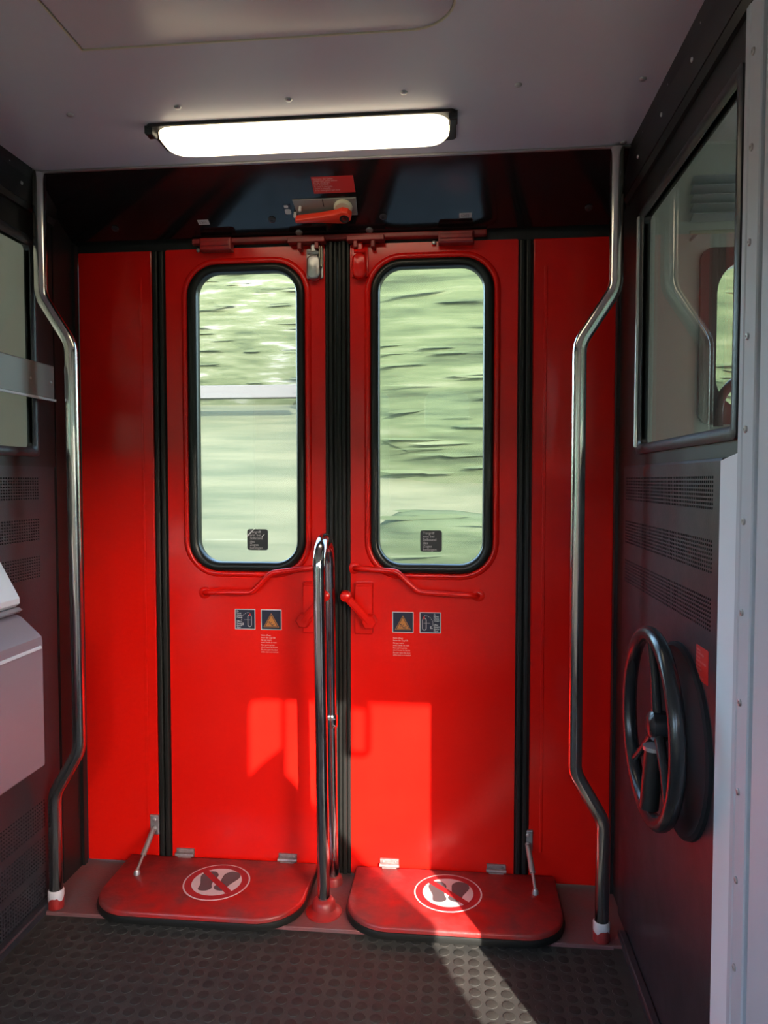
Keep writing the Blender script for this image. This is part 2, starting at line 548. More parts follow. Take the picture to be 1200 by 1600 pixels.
# ------------------------------------------------------------------ the two red folding doors
def clip_door(s):
    """s = -1 left leaf, +1 right leaf; x measured outwards from the middle is mirrored"""
    def R(x0, y0, x1, y1, r, n=8):
        return rrect(min(s * x0, s * x1), y0, max(s * x0, s * x1), y1, r, n)
    word = 'left' if s < 0 else 'right'
    GO = (0.0907, 0.8614, 0.4209, 1.7078)       # rubber, outer
    GI = (0.1144, 0.8865, 0.3934, 1.6844)       # glass
    b = new()
    plate(b, R(0.034, 0.014, 0.4835, 1.752, 0.004, 2), [R(GO[0] + 0.006, GO[1] + 0.006, GO[2] - 0.006, GO[3] - 0.006, 0.080)], -0.03, 0.0)
    d = obj('door_1' if s < 0 else 'door_2', b, 'red', kind=ST, fr=DOOR, cat='door',
            label='left red folding door leaf with silver top catch and scratched window notice' if s < 0 else 'right red folding door leaf with red top catch and sunlit lower panel')
    # pressed ridge round the window
    loops = []
    for off, z in ((0.0, 0.0), (0.001, 0.005), (0.006, 0.008), (0.012, 0.007), (0.017, 0.002), (0.018, -0.001)):
        loops.append(at(R(GO[0] - off, GO[1] - off, GO[2] + off, GO[3] + off, 0.085 + off), z))
    b = new(); loft(b, loops[::-1] if s > 0 else loops)
    obj('window_surround', b, 'red', d, DOOR, smooth=60)
    # black rubber
    loops = []
    for k, z in ((0.0, -0.01), (0.0, 0.006), (0.15, 0.012), (0.5, 0.0135), (0.85, 0.011), (1.0, 0.004), (1.0, -0.018)):
        w = [GO[i] + (GI[i] - GO[i]) * k for i in range(4)]
        loops.append(at(R(*w, 0.085 - 0.024 * k), z))
    b = new(); loft(b, loops)
    obj('window_rubber', b, 'gasket', d, DOOR, smooth=60)
    b = new(); slab(b, R(GI[0] - 0.004, GI[1] - 0.004, GI[2] + 0.004, GI[3] + 0.004, 0.063), -0.019, -0.015)
    obj('glass_pane', b, 'glass', d, DOOR)
    # black notice stuck on the pane
    x0 = -0.261 if s < 0 else 0.225
    nt = new(); slab(nt, rrect(x0, 0.919, x0 + 0.0595, 0.978, 0.007), -0.0148, -0.0142)
    st = obj('pane_notice', nt, 'sticker', d, DOOR)
    text('T\u00fcrgriff\nerst bei\nStillstand\ndes\nZuges\nbet\u00e4tigen', 0.0102, x0 + 0.0075, 0.9668, -0.0139, DOOR, 'dim_white', st, line=0.88)
    if s < 0:
        b = new()
        for p, q, w in (((x0 - 0.001, 0.957), (x0 + 0.021, 0.979), 0.0022), ((x0 + 0.042, 0.957), (x0 + 0.050, 0.964), 0.0011)):
            nx, ny = -(q[1] - p[1]), q[0] - p[0]; l = hypot(nx, ny); nx, ny = nx / l * w, ny / l * w
            loft(b, [[(p[0] + nx, p[1] + ny, -0.0137), (p[0] - nx, p[1] - ny, -0.0137), (q[0] - nx * .4, q[1] - ny * .4, -0.0137), (q[0] + nx * .4, q[1] + ny * .4, -0.0137)]], True)
        obj('scratch', b, 'white', st, DOOR)
    # outer fold of the door and the black fold seal between
    b = new(); slab(b, R(0.5235, 0.014, 0.738, 1.752, 0.004, 2), -0.03, 0.0, 0.003)
    slab(b, R(0.552, 0.10, 0.56, 1.68, 0.003, 2), -0.001, 0.0016, 0.001)
    obj('narrow_panel', b, 'red', d, DOOR)
    b = new()
    box(b, s * 0.4835, 0.014, -0.028, s * 0.5235, 1.750, -0.004)
    for k in range(2):
        x = 0.4875 + 0.017 * k
        slab(b, R(x, 0.014, x + 0.0145, 1.750, 0.003, 2), -0.01, 0.008, 0.004)
    obj('fold_seal', b, 'rubber', d, DOOR)
    b = new()
    for x0_, x1_, z1_ in ((0.0012, 0.011, 0.006), (0.012, 0.0235, 0.011), (0.0242, 0.0340, 0.005)):
        slab(b, R(x0_, 0.014, x1_, 1.76, 0.002, 2), -0.03, z1_, 0.003)
    obj('closing_seal', b, 'rubber', d, DOOR)
    # bent grab rail
    if s < 0: pts = [(-0.380, 0.799, 0.0), (-0.366, 0.804, 0.026), (-0.236, 0.806, 0.03), (-0.181, 0.861, 0.03), (-0.072, 0.876, 0.03), (-0.050, 0.874, 0.0)]
    else: pts = [(0.384, 0.803, 0.0), (0.366, 0.806, 0.026), (0.222, 0.814, 0.03), (0.163, 0.869, 0.03), (0.062, 0.876, 0.03), (0.044, 0.874, 0.0)]
    b = new(); tube(b, fillet(pts, 0.03), 0.0078, 12)
    gr = obj('grab_rail', b, 'red', d, DOOR, smooth=60)
    for p in (pts[0], pts[-1]):
        b = new(); lathe(b, [(0.017, 0), (0.017, 0.003), (0.012, 0.006), (0.008, 0.007)], (p[0], p[1], 0), 14)
        obj('rail_foot', b, 'red', gr, DOOR, smooth=40)
    # latch case with its turning handle
    b = new(); slab(b, R(0.047, 0.694, 0.097, 0.836, 0.003, 3), 0.0, 0.020, 0.003)
    slab(b, R(0.052, 0.826, 0.092, 0.834, 0.002, 2), 0.02, 0.026, 0.002)
    case = obj('latch_case', b, 'red', d, DOOR)
    hub, end = ((0.090, 0.733), (0.028, 0.803))
    b = new()
    lathe(b, [(0.021, 0.018), (0.021, 0.048), (0.018, 0.052)], (s * hub[0], hub[1], 0), 6)
    tube(b, [(s * hub[0], hub[1], 0.042), (s * (hub[0] + end[0]) / 2, (hub[1] + end[1]) / 2, 0.046), (s * end[0], end[1], 0.050)], [0.0125, 0.0115, 0.0105], 10)
    lathe(b, [(0.007, -0.018), (0.0135, -0.012), (0.0165, 0.0), (0.0135, 0.012), (0.007, 0.016)], (s * end[0], end[1], 0.050), 16)
    obj('latch_handle', b, 'red', case, DOOR, smooth=35)
    # catch at the top edge
    b = new()
    slab(b, R(0.0385, 1.662, 0.0845, 1.742, 0.004, 3), 0.0, 0.006, 0.001)
    prof = [(x, y) for x, y in R(0.043, 1.655, 0.081, 1.722, 0.017, 6)]
    slab(b, prof, 0.006, 0.026, 0.006)
    c = obj('top_catch', b, 'zinc' if s < 0 else 'red', d, DOOR, smooth=35)
    c['label'] = 'worn silver catch' if s < 0 else 'red painted catch'
    b = new(); slab(b, R(0.053, 1.713, 0.071, 1.752, 0.003, 3), 0.0, 0.018, 0.003)
    tube(b, [(s * 0.048, 1.727, 0.02), (s * 0.078, 1.727, 0.02)], 0.005, 8)
    obj('catch_tongue', b, 'zinc' if s < 0 else 'red', c, DOOR)
    if s < 0:
        b = new()
        for x in (-0.0425, -0.0475): box(b, x, 1.69, 0.002, x + 0.0025, 1.745, 0.02)
        obj('catch_spring', b, 'cream', c, DOOR)
    for z in (0.105, 0.088) if s < 0 else ():
        b = new(); dome(b, s * 0.058, z, 0, 0.005)
        obj('rivet', b, 'sticker', d, DOOR, smooth=50)
    # blue door-handle instructions
    hx = -0.294 if s < 0 else 0.2245
    b = new(); slab(b, rrect(hx, 0.697, hx + 0.0585, 0.7545, 0.001, 2), 0.0, 0.0006)
    sg = obj('handle_instruction_sticker', b, 'dim_white', d, DOOR)
    b = new(); slab(b, rrect(hx + 0.0022, 0.6992, hx + 0.0563, 0.7523), 0.0006, 0.0010)
    obj('blue_field', b, 'navy', sg, DOOR)
    words = 'Zu\nFerm\u00e9\nChiuso\nClosed\n\nOffen\nOuvert\nAperto\nOpen'
    text(words, 0.0066, hx + (0.0050 if s < 0 else 0.0385), 0.7462, 0.0013, DOOR, 'white', sg, line=0.86, squeeze=0.80)
    b = new()
    px = hx + (0.0425 if s < 0 else 0.0130)                        # upright slot outline
    plate(b, rrect(px - 0.0058, 0.7045, px + 0.0058, 0.7385, 0.0056, 5), [rrect(px - 0.0042, 0.7061, px + 0.0042, 0.7369, 0.004, 5)], 0.001, 0.0013)
    for k in range(8):                                             # dotted arc of travel
        a = radians(92 + k * 13.5)
        qx, qy = 0.0225 * cos(a), 0.0225 * sin(a)
        slab(b, circle(px - 0.001 + qx if s < 0 else px + 0.001 - qx, 0.7225 + qy, 0.0011, 8), 0.001, 0.0013)
    kx = hx + (0.0215 if s < 0 else 0.0325)                        # small bent arrow
    e = 1 if s < 0 else -1
    for q in (rrect(-0.0035, 0.7095, 0.0035, 0.7112), rrect(0.0018, 0.7112, 0.0035, 0.7160), rrect(-0.0020, 0.7138, 0.0018, 0.7150)):
        slab(b, [(kx + e * x, y) for x, y in q][::e], 0.001, 0.0013)
    slab(b, rrect(px - 0.016 if s < 0 else px - 0.002, 0.7240, px + 0.002 if s < 0 else px + 0.016, 0.7246), 0.001, 0.0013)
    obj('pictogram', b, 'dim_white', sg, DOOR)
    b = new(); slab(b, rrect(px - 0.0035 if s > 0 else px - 0.0015, 0.7355, px + 0.0015 if s > 0 else px + 0.0035, 0.7425, 0.001, 2), 0.0013, 0.0016)
    obj('red_pointer', b, 'red_sticker', sg, DOOR)
    # slip warning
    wx = -0.219 if s < 0 else 0.1495
    b = new(); slab(b, rrect(wx, 0.697, wx + 0.0585, 0.7545, 0.001, 2), 0.0, 0.0006)
    wg = obj('slip_warning_sticker', b, 'dim_white', d, DOOR)
    b = new(); slab(b, rrect(wx + 0.0022, 0.6992, wx + 0.0563, 0.7523), 0.0006, 0.0010)
    obj('blue_field', b, 'navy', wg, DOOR)
    cx, cy = wx + 0.0292, 0.7068
    def tri(k, z0, z1, m):
        q = new(); slab(q, [(cx - 0.0222 * k, cy - 0.0022 + (1 - k) * 0.011), (cx + 0.0222 * k, cy - 0.0022 + (1 - k) * 0.011), (cx, cy + 0.0375 * k + (1 - k) * 0.011)], z0, z1)
        return q
    obj('triangle_border', tri(1.0, 0.001, 0.0012, 0), 'orange', wg, DOOR)
    obj('triangle_rule', tri(0.90, 0.0012, 0.0014, 0), 'sticker', wg, DOOR)
    obj('orange_triangle', tri(0.76, 0.0014, 0.0016, 0), 'orange', wg, DOOR)
    b = new()                                                      # slipping figure
    slab(b, circle(cx - 0.0055, cy + 0.0125, 0.0019, 10), 0.0016, 0.0018)
    for q in ([(-0.0048, 0.0105), (-0.0030, 0.0100), (0.0030, 0.0042), (0.0015, 0.0030)], [(0.0020, 0.0050), (0.0105, 0.0085), (0.0108, 0.0072), (0.0030, 0.0034)],
              [(0.0012, 0.0036), (0.0085, 0.0022), (0.0085, 0.0010), (0.0015, 0.0022)], [(-0.0085, 0.0068), (-0.0030, 0.0092), (-0.0026, 0.0080), (-0.0082, 0.0056)], [(-0.0020, 0.0105), (0.0025, 0.0130), (0.0030, 0.0120), (-0.0012, 0.0090)]):
        loft(b, [[(cx + x, cy + y, 0.0018) for x, y in q]], True)
    obj('slipping_figure', b, 'sticker', wg, DOOR)
    # red warning text below
    tx = -0.223 if s < 0 else 0.148
    b = new(); slab(b, rrect(tx, 0.630, tx + 0.056, 0.6875, 0.001, 2), 0.0, 0.0005)
    tg = obj('warning_text_sticker', b, 'red', d, DOOR)
    text('Nicht \u00f6ffnen,\nbevor der Zug h\u00e4lt', 0.0066, tx + 0.0035, 0.6795, 0.0009, DOOR, 'pink', tg, line=0.95, squeeze=0.82)
    text('Ne pas ouvrir\navant l\'arr\u00eat du train', 0.0066, tx + 0.0035, 0.6660, 0.0009, DOOR, 'pink', tg, line=0.95, squeeze=0.82)
    text('Non aprire prima\nche il treno sia fermo', 0.0066, tx + 0.0035, 0.6525, 0.0009, DOOR, 'pink', tg, line=0.95, squeeze=0.82)
    text('Do not open the door\nwhile train is in motion', 0.0066, tx + 0.0035, 0.6390, 0.0009, DOOR, 'pink', tg, line=0.95, squeeze=0.80)
    return d
door_l = clip_door(-1)
door_r = clip_door(1)

# ------------------------------------------------------------------ folding step covers at the foot of the doors
def step_cover(s, outline_x, sign_c, strut_a, strut_b, hinges, label):
    x0, x1 = outline_x
    o = thing('step_cover', ((x0 + x1) / 2, -0.14, 0.007), label, 'step cover', 'folding step covers below the doors')
    inner, outer = 0.115, 0.105
    rs = (outer, inner, 0.004, 0.004) if s < 0 else (inner, outer, 0.004, 0.004)
    top = rrect(x0, -0.280, x1, -0.003, n=10, rs=rs)
    b = new(); slab(b, top, 0.026, 0.040, 0.006)
    obj('cover_plate', b, 'red_worn', o, smooth=40)
    b = new()
    loft(b, [at(inset(top, 0.004), 0.008), at(inset(top, -0.003), 0.010), at(inset(top, -0.005), 0.020), at(inset(top, -0.003), 0.027), at(inset(top, 0.006), 0.0275)], True, True)
    obj('rubber_edge', b, 'rubber', o, smooth=50)
    for hx in hinges:
        b = new()
        box(b, hx - 0.026, 0.046, 0.0, hx + 0.026, 0.062, 0.006, 0.001)
        box(b, hx - 0.020, 0.038, 0.0, hx + 0.020, 0.047, 0.014, 0.001)
        tube(b, [(hx - 0.027, 0.047, 0.010), (hx + 0.027, 0.047, 0.010)], 0.0052, 8)
        h = obj('hinge', b, 'dirty_zinc', o, DOOR)
        for k in (-1, 1):
            b = new(); dome(b, hx + k * 0.017, 0.0555, 0.006, 0.0038)
            obj('screw', b, 'dirty_zinc', h, DOOR, smooth=50)
    # gas strut with its bracket on the door
    bx, bz = strut_a
    b = new(); box(b, bx - 0.013, bz - 0.040, 0.0, bx + 0.013, bz + 0.016, 0.007, 0.002)
    dome(b, bx, bz + 0.004, 0.007, 0.006); dome(b, bx, bz - 0.022, 0.007, 0.008, 0.006)
    st = obj('strut_bracket', b, 'zinc', o, DOOR)
    pa, pb = Vector((bx, -0.016, bz - 0.022)), Vector((strut_b[0], strut_b[1], 0.050))
    b = new(); tube(b, [pa, pa.lerp(pb, 0.62)], 0.0078, 10)
    obj('strut_barrel', b, 'zinc', st, smooth=50)
    b = new(); tube(b, [pa.lerp(pb, 0.60), pb], 0.0042, 8)
    lathe(b, [(0.009, -0.010), (0.009, -0.004), (0.006, 0.004)], tuple(pb), 10)
    obj('strut_rod', b, 'zinc', st, smooth=50)
    # round no-stepping sign
    cx, cy = sign_c
    z = 0.0401
    sg = obj('no_standing_sign', (lambda q: (slab(q, circle(cx, cy, 0.0885, 40), z, z + 0.0003), q)[1])(new()), 'dim_white', o)
    for nm, r0, zz, m in (('red_ring', 0.0845, 0.0006, 'red_sign'), ('white_disc', 0.0660, 0.0009, 'dim_white')):
        b = new(); slab(b, circle(cx, cy, r0, 40), z + 0.0002, z + zz)
        obj(nm, b, m, sg)
    for k, (fx, fy, ang) in enumerate(((-0.0255, 0.002, 6), (0.0270, 0.006, -14))):
        foot = [(-0.013, -0.045), (0.004, -0.050), (0.015, -0.038), (0.012, -0.016), (0.017, 0.010), (0.019, 0.030), (0.009, 0.047), (-0.009, 0.046), (-0.019, 0.028), (-0.017, 0.006), (-0.013, -0.018)]
        if k: foot = [(-x, y) for x, y in foot][::-1]
        a = radians(ang)
        foot = [(x * 1.22, y * 0.96) for x, y in foot]
        pts = [(cx + fx + x * cos(a) - y * sin(a), cy + fy + x * sin(a) + y * cos(a)) for x, y in curvy(foot)]
        b = new(); slab(b, pts, z + 0.0008, z + 0.0012)
        obj('sole_print', b, 'sole', sg)
    a = radians(-45)
    bar = [(cx + x * cos(a) - y * sin(a), cy + x * sin(a) + y * cos(a)) for x, y in rrect(-0.070, -0.0085, 0.070, 0.0085)]
    b = new(); slab(b, bar, z + 0.0010, z + 0.0016)
    obj('red_bar', b, 'red_sign', sg)
    return o
M['red_sign'] = mat('sign_red', (0.34, 0.018, 0.022), 0.45)
step_cover(-1, (-0.605, -0.062), (-0.311, -0.127), (-0.534, 0.140), (-0.540, -0.112), (-0.444, -0.146), 'red folding step cover in shade, under the left door leaf')
step_cover(1, (0.050, 0.592), (0.306, -0.117), (0.521, 0.146), (0.532, -0.100), (0.142, 0.436), 'red folding step cover crossed by a band of sunlight')

# ------------------------------------------------------------------ bent steel grab poles beside the doors, hoop in the middle
def pole(path, label):
    x, y, z = path[0]
    o = thing('grab_pole', (x, y, 0.0), label, 'grab pole', 'bent grab poles either side of the doors')
    b = new(); tube(b, fillet(path, 0.075, 8), 0.0165, 20)
    obj('pole_tube', b, 'steel', o, smooth=70)
    b = new(); lathe(b, [(0.0197, 0), (0.0197, 0.040), (0.0180, 0.044)], (x, y, 0.0), 20)
    obj('foot_socket', b, 'red_worn', o, smooth=50)
    b = new()
    n = 20                                                         # worn white sleeve with a ragged lower edge
    lo = [0.033 + 0.005 * sin(k * 0.9) + 0.002 * sin(k * 2.3) for k in range(n)]
    loft(b, [[(x + 0.0199 * cos(2 * pi * k / n), y + 0.0199 * sin(2 * pi * k / n), lo[k]) for k in range(n)],
             [(x + 0.0199 * cos(2 * pi * k / n), y + 0.0199 * sin(2 * pi * k / n), 0.052) for k in range(n)],
             [(x + 0.0170 * cos(2 * pi * k / n), y + 0.0170 * sin(2 * pi * k / n), 0.055) for k in range(n)]])
    obj('worn_sleeve', b, 'dim_white', o, smooth=50)
    return o
Y = -0.226
pole([(-0.707, Y, 0.007), (-0.706, Y, 0.305), (-0.636, Y, 0.425), (-0.640, Y, 1.455), (-0.716, Y, 1.575), (-0.716, Y, 1.878)],
     'bent steel grab pole between the left door and the glazed left partition')
pole([(0.676, Y, 0.007), (0.677, Y, 0.298), (0.609, Y, 0.415), (0.609, Y, 1.435), (0.690, Y, 1.560), (0.690, Y, 1.878)],
     'bent steel grab pole between the right door and the brake wheel wall')

hoop = thing('handrail', (-0.012, -0.182, 0.007), 'upright chrome hoop handrail standing between the two step covers', 'handrail')
xa, xb, ya, yb = -0.016, -0.008, -0.182, -0.042
pts = [(-0.010, ya, 0.012), (-0.020, ya, 0.890)]
for k in range(1, 12):
    a = pi * k / 12
    pts.append((-0.020 + 0.002 * k / 12, (ya + yb) / 2 - cos(a) * (yb - ya) / 2 * 1.0, 0.890 + 0.072 * sin(a)))
pts += [(-0.018, yb, 0.890), (-0.014, yb, 0.470)]
b = new(); tube(b, pts, 0.0158, 20)
obj('hoop_tube', b, 'chrome', hoop, smooth=70)
b = new(); tube(b, [(-0.014, yb, 0.475), (-0.009, yb, 0.012)], 0.0148, 18)
obj('rear_leg', b, 'chrome', hoop, smooth=70)
b = new(); lathe(b, [(0.0175, -0.018), (0.0190, -0.014), (0.0190, 0.012), (0.0172, 0.016)], (-0.014, yb, 0.462), 18)
for q in (0.0, 1.7): dome(b, -0.014 + 0.012, yb - 0.016, 0.452 + q * 0.01, 0.003)
obj('coupling', b, 'chrome', hoop, smooth=50)
b = new(); lathe(b, [(0.046, 0.0), (0.046, 0.004), (0.036, 0.008), (0.030, 0.014), (0.029, 0.030), (0.022, 0.038), (0.0160, 0.039)], (-0.010, ya, 0.007), 24)
obj('foot_flange', b, 'red_worn', hoop, smooth=40)
b = new(); lathe(b, [(0.026, 0.0), (0.025, 0.012), (0.022, 0.020), (0.0150, 0.022)], (-0.009, yb, 0.007), 20)
obj('rear_foot', b, 'red_worn', hoop, smooth=40)

# ------------------------------------------------------------------ lamp on the ceiling
lamp = thing('ceiling_lamp', (-0.015, -0.36, 1.885), 'long lit ceiling lamp with milky cover and black base', 'lamp')
b = new(); slab(b, rrect(-0.350, 0.302, 0.320, 0.434, 0.012), -1.885, -1.879, 0.002)
obj('lamp_base', b, 'black', lamp, DOWN)
b = new()
loops = []
for k, z in ((0.000, 1.880), (0.001, 1.870), (0.006, 1.861), (0.014, 1.857), (0.026, 1.855)):
    loops.append(at(rrect(-0.336 + k * 1.4, 0.312 + k, 0.306 - k * 1.4, 0.428 - k, 0.042), -z))
loft(b, loops, True, True)
obj('lamp_cover', b, 'diffuser', lamp, DOWN, smooth=60)
for x in (-0.345, 0.314):
    for y in (0.415,):
        b = new(); box(b, x - 0.009, y - 0.016, -1.884, x + 0.009, y + 0.012, -1.866, 0.003)
        obj('clip', b, 'black', lamp, DOWN)

# ------------------------------------------------------------------ emergency handle and notices on the header
eh = thing('emergency_release', (-0.015, -0.10, 1.815), 'red emergency lever on a grey plate on the dark header', 'handle')
b = new(); slab(b, [(-0.092, -0.172), (0.065, -0.172), (0.067, -0.117), (-0.097, -0.117)], 0.0, 0.003, 0.001)
plate_o = obj('back_plate', b, 'grey_plate', eh, HEAD)
b = new(); slab(b, rrect(-0.020, -0.140, -0.0175, -0.117), 0.003, 0.0034)
obj('plate_mark', b, 'sticker', eh, HEAD)
b = new(); lathe(b, [(0.024, 0.003), (0.024, 0.008), (0.020, 0.012)], (0.031, -0.143, 0), 20)
obj('lever_boss', b, 'cream', eh, HEAD, smooth=40)
b = new()
prof = [(0.036, -0.176), (0.050, -0.166), (0.053, -0.152), (0.044, -0.140), (0.030, -0.136), (0.016, -0.142), (-0.030, -0.150), (-0.094, -0.157), (-0.097, -0.164), (-0.094, -0.171), (-0.03, -0.171), (0.015, -0.176)]
slab(b, prof[::-1] if False else prof, 0.012, 0.030, 0.005)
lev = obj('lever', b, 'red_plastic', eh, HEAD, smooth=30)
b = new(); lathe(b, [(0.0125, 0.028), (0.0125, 0.0312), (0.008, 0.0312), (0.007, 0.0300)], (0.034, -0.158, 0), 16)
obj('lever_bolt', b, 'black', lev, HEAD, smooth=40)
for x, v in ((-0.097, 0.158), (-0.080, 0.139)):
    b = new(); lathe(b, [(0.004, 0.002), (0.004, 0.016), (0.003, 0.018)], (x, -v, 0), 10)
    obj('lead_seal', b, 'dim_white', eh, HEAD, smooth=40)

def header_sticker(name, x0, v0, x1, v1, m, label, cat, skew=0.0):
    b = new(); slab(b, [(x0 + skew, -v1), (x1 + skew * 0.5, -v1), (x1, -v0), (x0, -v0)], 0.0, 0.0007)
    return obj(name, b, m, fr=HEAD, label=label, cat=cat)
n1 = header_sticker('emergency_notice', -0.037, 0.051, 0.068, 0.101, 'red_sticker', 'red notice with pale text above the emergency lever', 'notice')
text('Nothahn: Bei Gefahr\nHebel nach unten ziehen\nEn cas de danger,\ntirer la poign\u00e9e\nIn caso di pericolo,\ntirare la maniglia\nIn an emergency pull lever', 0.0070, -0.033, -0.0590, 0.0011, HEAD, 'pink', n1, line=0.82, squeeze=0.86)
n2 = header_sticker('number_tag', -0.365, 0.172, -0.335, 0.188, 'dim_white', 'small pale number tag at the left end of the header', 'tag')
text('5201', 0.0105, -0.3615, -0.1835, 0.0010, HEAD, 'sticker', n2)
n3 = header_sticker('number_tag', 0.328, 0.180, 0.360, 0.196, 'dim_white', 'small pale number tag above the right door window', 'tag')
text('5202', 0.0110, 0.3315, -0.1920, 0.0010, HEAD, 'sticker', n3)
n4 = header_sticker('symbol_sticker', -0.124, 0.132, -0.106, 0.164, 'navy', 'tiny pale symbol sticker beside the emergency lever plate', 'sticker')
b = new(); slab(b, rrect(-0.123, -0.142, -0.112, -0.134, 0.002, 3), 0.0007, 0.001); slab(b, rrect(-0.1235, -0.163, -0.1075, -0.146, 0.005, 4), 0.0007, 0.001)
obj('pictogram', b, 'dim_white', n4, HEAD)

# ------------------------------------------------------------------ side walls with their grilles
def grille(bm, x0, y0, x1, y1, nx, ny, z, depth=0.006, open_=0.60):
    """perforated sheet: every hole is open and has walls"""
    dx, dy = (x1 - x0) / nx, (y1 - y0) / ny
    for i in range(nx):
        for j in range(ny):
            ax, ay = x0 + i * dx, y0 + j * dy
            hx, hy = dx * (1 - open_) / 2, dy * (1 - open_) / 2
            o = [(ax, ay, z), (ax + dx, ay, z), (ax + dx, ay + dy, z), (ax, ay + dy, z)]
            h = [(ax + hx, ay + hy, z), (ax + dx - hx, ay + hy, z), (ax + dx - hx, ay + dy - hy, z), (ax + hx, ay + dy - hy, z)]
            loft(bm, [o, h, [(p[0], p[1], z - depth) for p in h]])

def wall_panel(fr, sx, name, x0, x1, z0, z1, bands, gx0, gx1, label, nx=62):
    """dark lower wall panel; sx flips x for the left wall"""
    def Q(a, b_, c, d): return rrect(min(sx * a, sx * c), b_, max(sx * a, sx * c), d)
    b = new()
    plate(b, Q(x0, z0, x1, z1), [Q(gx0, lo, gx1, hi) for lo, hi in bands], -0.014, 0.0)
    w = obj(name, b, 'dark_panel', kind=ST, fr=fr, label=label, cat='wall')
    for lo, hi in bands:
        b = new()
        a0, a1 = sorted((sx * gx0, sx * gx1))
        grille(b, a0, lo, a1, hi, nx, 8, 0.0)
        obj('vent_grille', b, 'dark_panel', w, fr)
    b = new(); box(b, sx * (x0 + 0.01), z0 + 0.01, -0.045, sx * (x1 - 0.01), z1 - 0.01, -0.030)
    obj('dark_backing', b, 'void', w, fr)
    return w
BANDS = [(1.065, 1.123), (0.960, 1.018), (0.864, 0.922)]
wr = wall_panel(RIGHT, 1, 'wall_right', 0.108, 0.787, 0.0, 1.145, BANDS, 0.132, 0.757, 'dark lower wall on the right with three perforated grilles')
LOW = [(0.208, 0.284), (0.112, 0.188), (0.018, 0.094)]
wl = wall_panel(LEFT, -1, 'wall_left', 0.130, 0.970, 0.0, 1.150, BANDS + LOW, 0.205, 0.83, 'dark lower wall on the left with perforated grilles')
b = new(); box(b, -0.745, -0.97, 0.0, -0.722, -0.20, 0.022, 0.004)
obj('baseboard_left', b, 'dark_panel', kind=ST, label='low dark skirting along the left wall', cat='skirting')
b = new(); box(b, 0.72, -0.97, 0.0, 0.74, -0.20, 0.02, 0.004)
obj('baseboard_right', b, 'dark_panel', kind=ST, label='low dark skirting along the right wall', cat='skirting')

# right: sloping ledge, glazed frame, beam
b = new(); loft(b, [[(x, 1.145, 0.0), (x, 1.152, -0.004), (x, 1.168, -0.035), (x, 1.145, -0.035)] for x in (0.108, 0.79)], True, True)
obj('trim_6', b, 'dark_panel', kind=ST, fr=RIGHT, label='dark ledge between the grille wall and the glazed frame on the right', cat='ledge')
def glazed(fr, sx, name, x0, x1, z0, z1, gx0, gx1, gz0, gz1, label):
    def Q(a, b_, c, d, r=0.0): return rrect(min(sx * a, sx * c), b_, max(sx * a, sx * c), d, r, 3)
    b = new()
    plate(b, Q(x0, z0, x1, z1), [Q(gx0, gz0, gx1, gz1, 0.01)], -0.016, -0.002)
    w = obj(name, b, 'black', kind=ST, fr=fr, label=label, cat='window')
    b = new()
    loft(b, [at(Q(gx0 - d0, gz0 - d0, gx1 + d0, gz1 + d0, 0.012), z) for d0, z in ((0.022, -0.003), (0.022, 0.004), (0.016, 0.007), (0.006, 0.006), (0.0, 0.0), (0.0, -0.014))])
    obj('frame_bead', b, 'dark_panel', w, fr, smooth=40)
    b = new(); slab(b, Q(gx0 - 0.004, gz0 - 0.004, gx1 + 0.004, gz1 + 0.004, 0.0), -0.012, -0.008)
    obj('glass_pane', b, 'glass_side', w, fr)
    return w
win_r = glazed(RIGHT, 1, 'window_1', 0.118, 0.857, 1.150, 1.80, 0.268, 0.838, 1.197, 1.703, 'dark framed partition window on the right above the grille wall')
win_l = glazed(LEFT, -1, 'window_2', 0.120, 0.970, 1.150, 1.80, 0.225, 0.93, 1.197, 1.703, 'dark framed partition window at the left edge')
b = new(); box(b, 0.252, 1.19, 0.0, 0.262, 1.71, 0.012, 0.003)
obj('frame_bead', b, 'zinc', win_r, RIGHT)
for fr, sx, nm, lb in ((RIGHT, 1, 'trim_7', 'dark beam with screws along the top of the right wall'), (LEFT, -1, 'trim_8', 'dark beam along the top of the left wall')):
    b = new()
    e = 1.0 if sx > 0 else 0.97
    loft(b, [[(sx * x, 1.786, -0.03), (sx * x, 1.786, 0.006), (sx * x, 1.800, 0.012), (sx * x, 1.80, 0.014), (sx * x, 1.858, 0.018), (sx * x, 1.886, 0.022), (sx * x, 1.93, 0.02), (sx * x, 1.93, -0.03)] for x in (0.12, 2.69)], True, True)
    w = obj(nm, b, 'black', kind=ST, fr=fr, label=lb, cat='beam')
    for k in range(6):
        for z, q in ((1.835, 0.0), (1.868, 0.05)):
            bb = new(); dome(bb, sx * (0.28 + 0.19 * k + q), z, 0.0165, 0.0045, 0.003, 8)
            obj('screw', bb, 'zinc', w, fr, smooth=50)

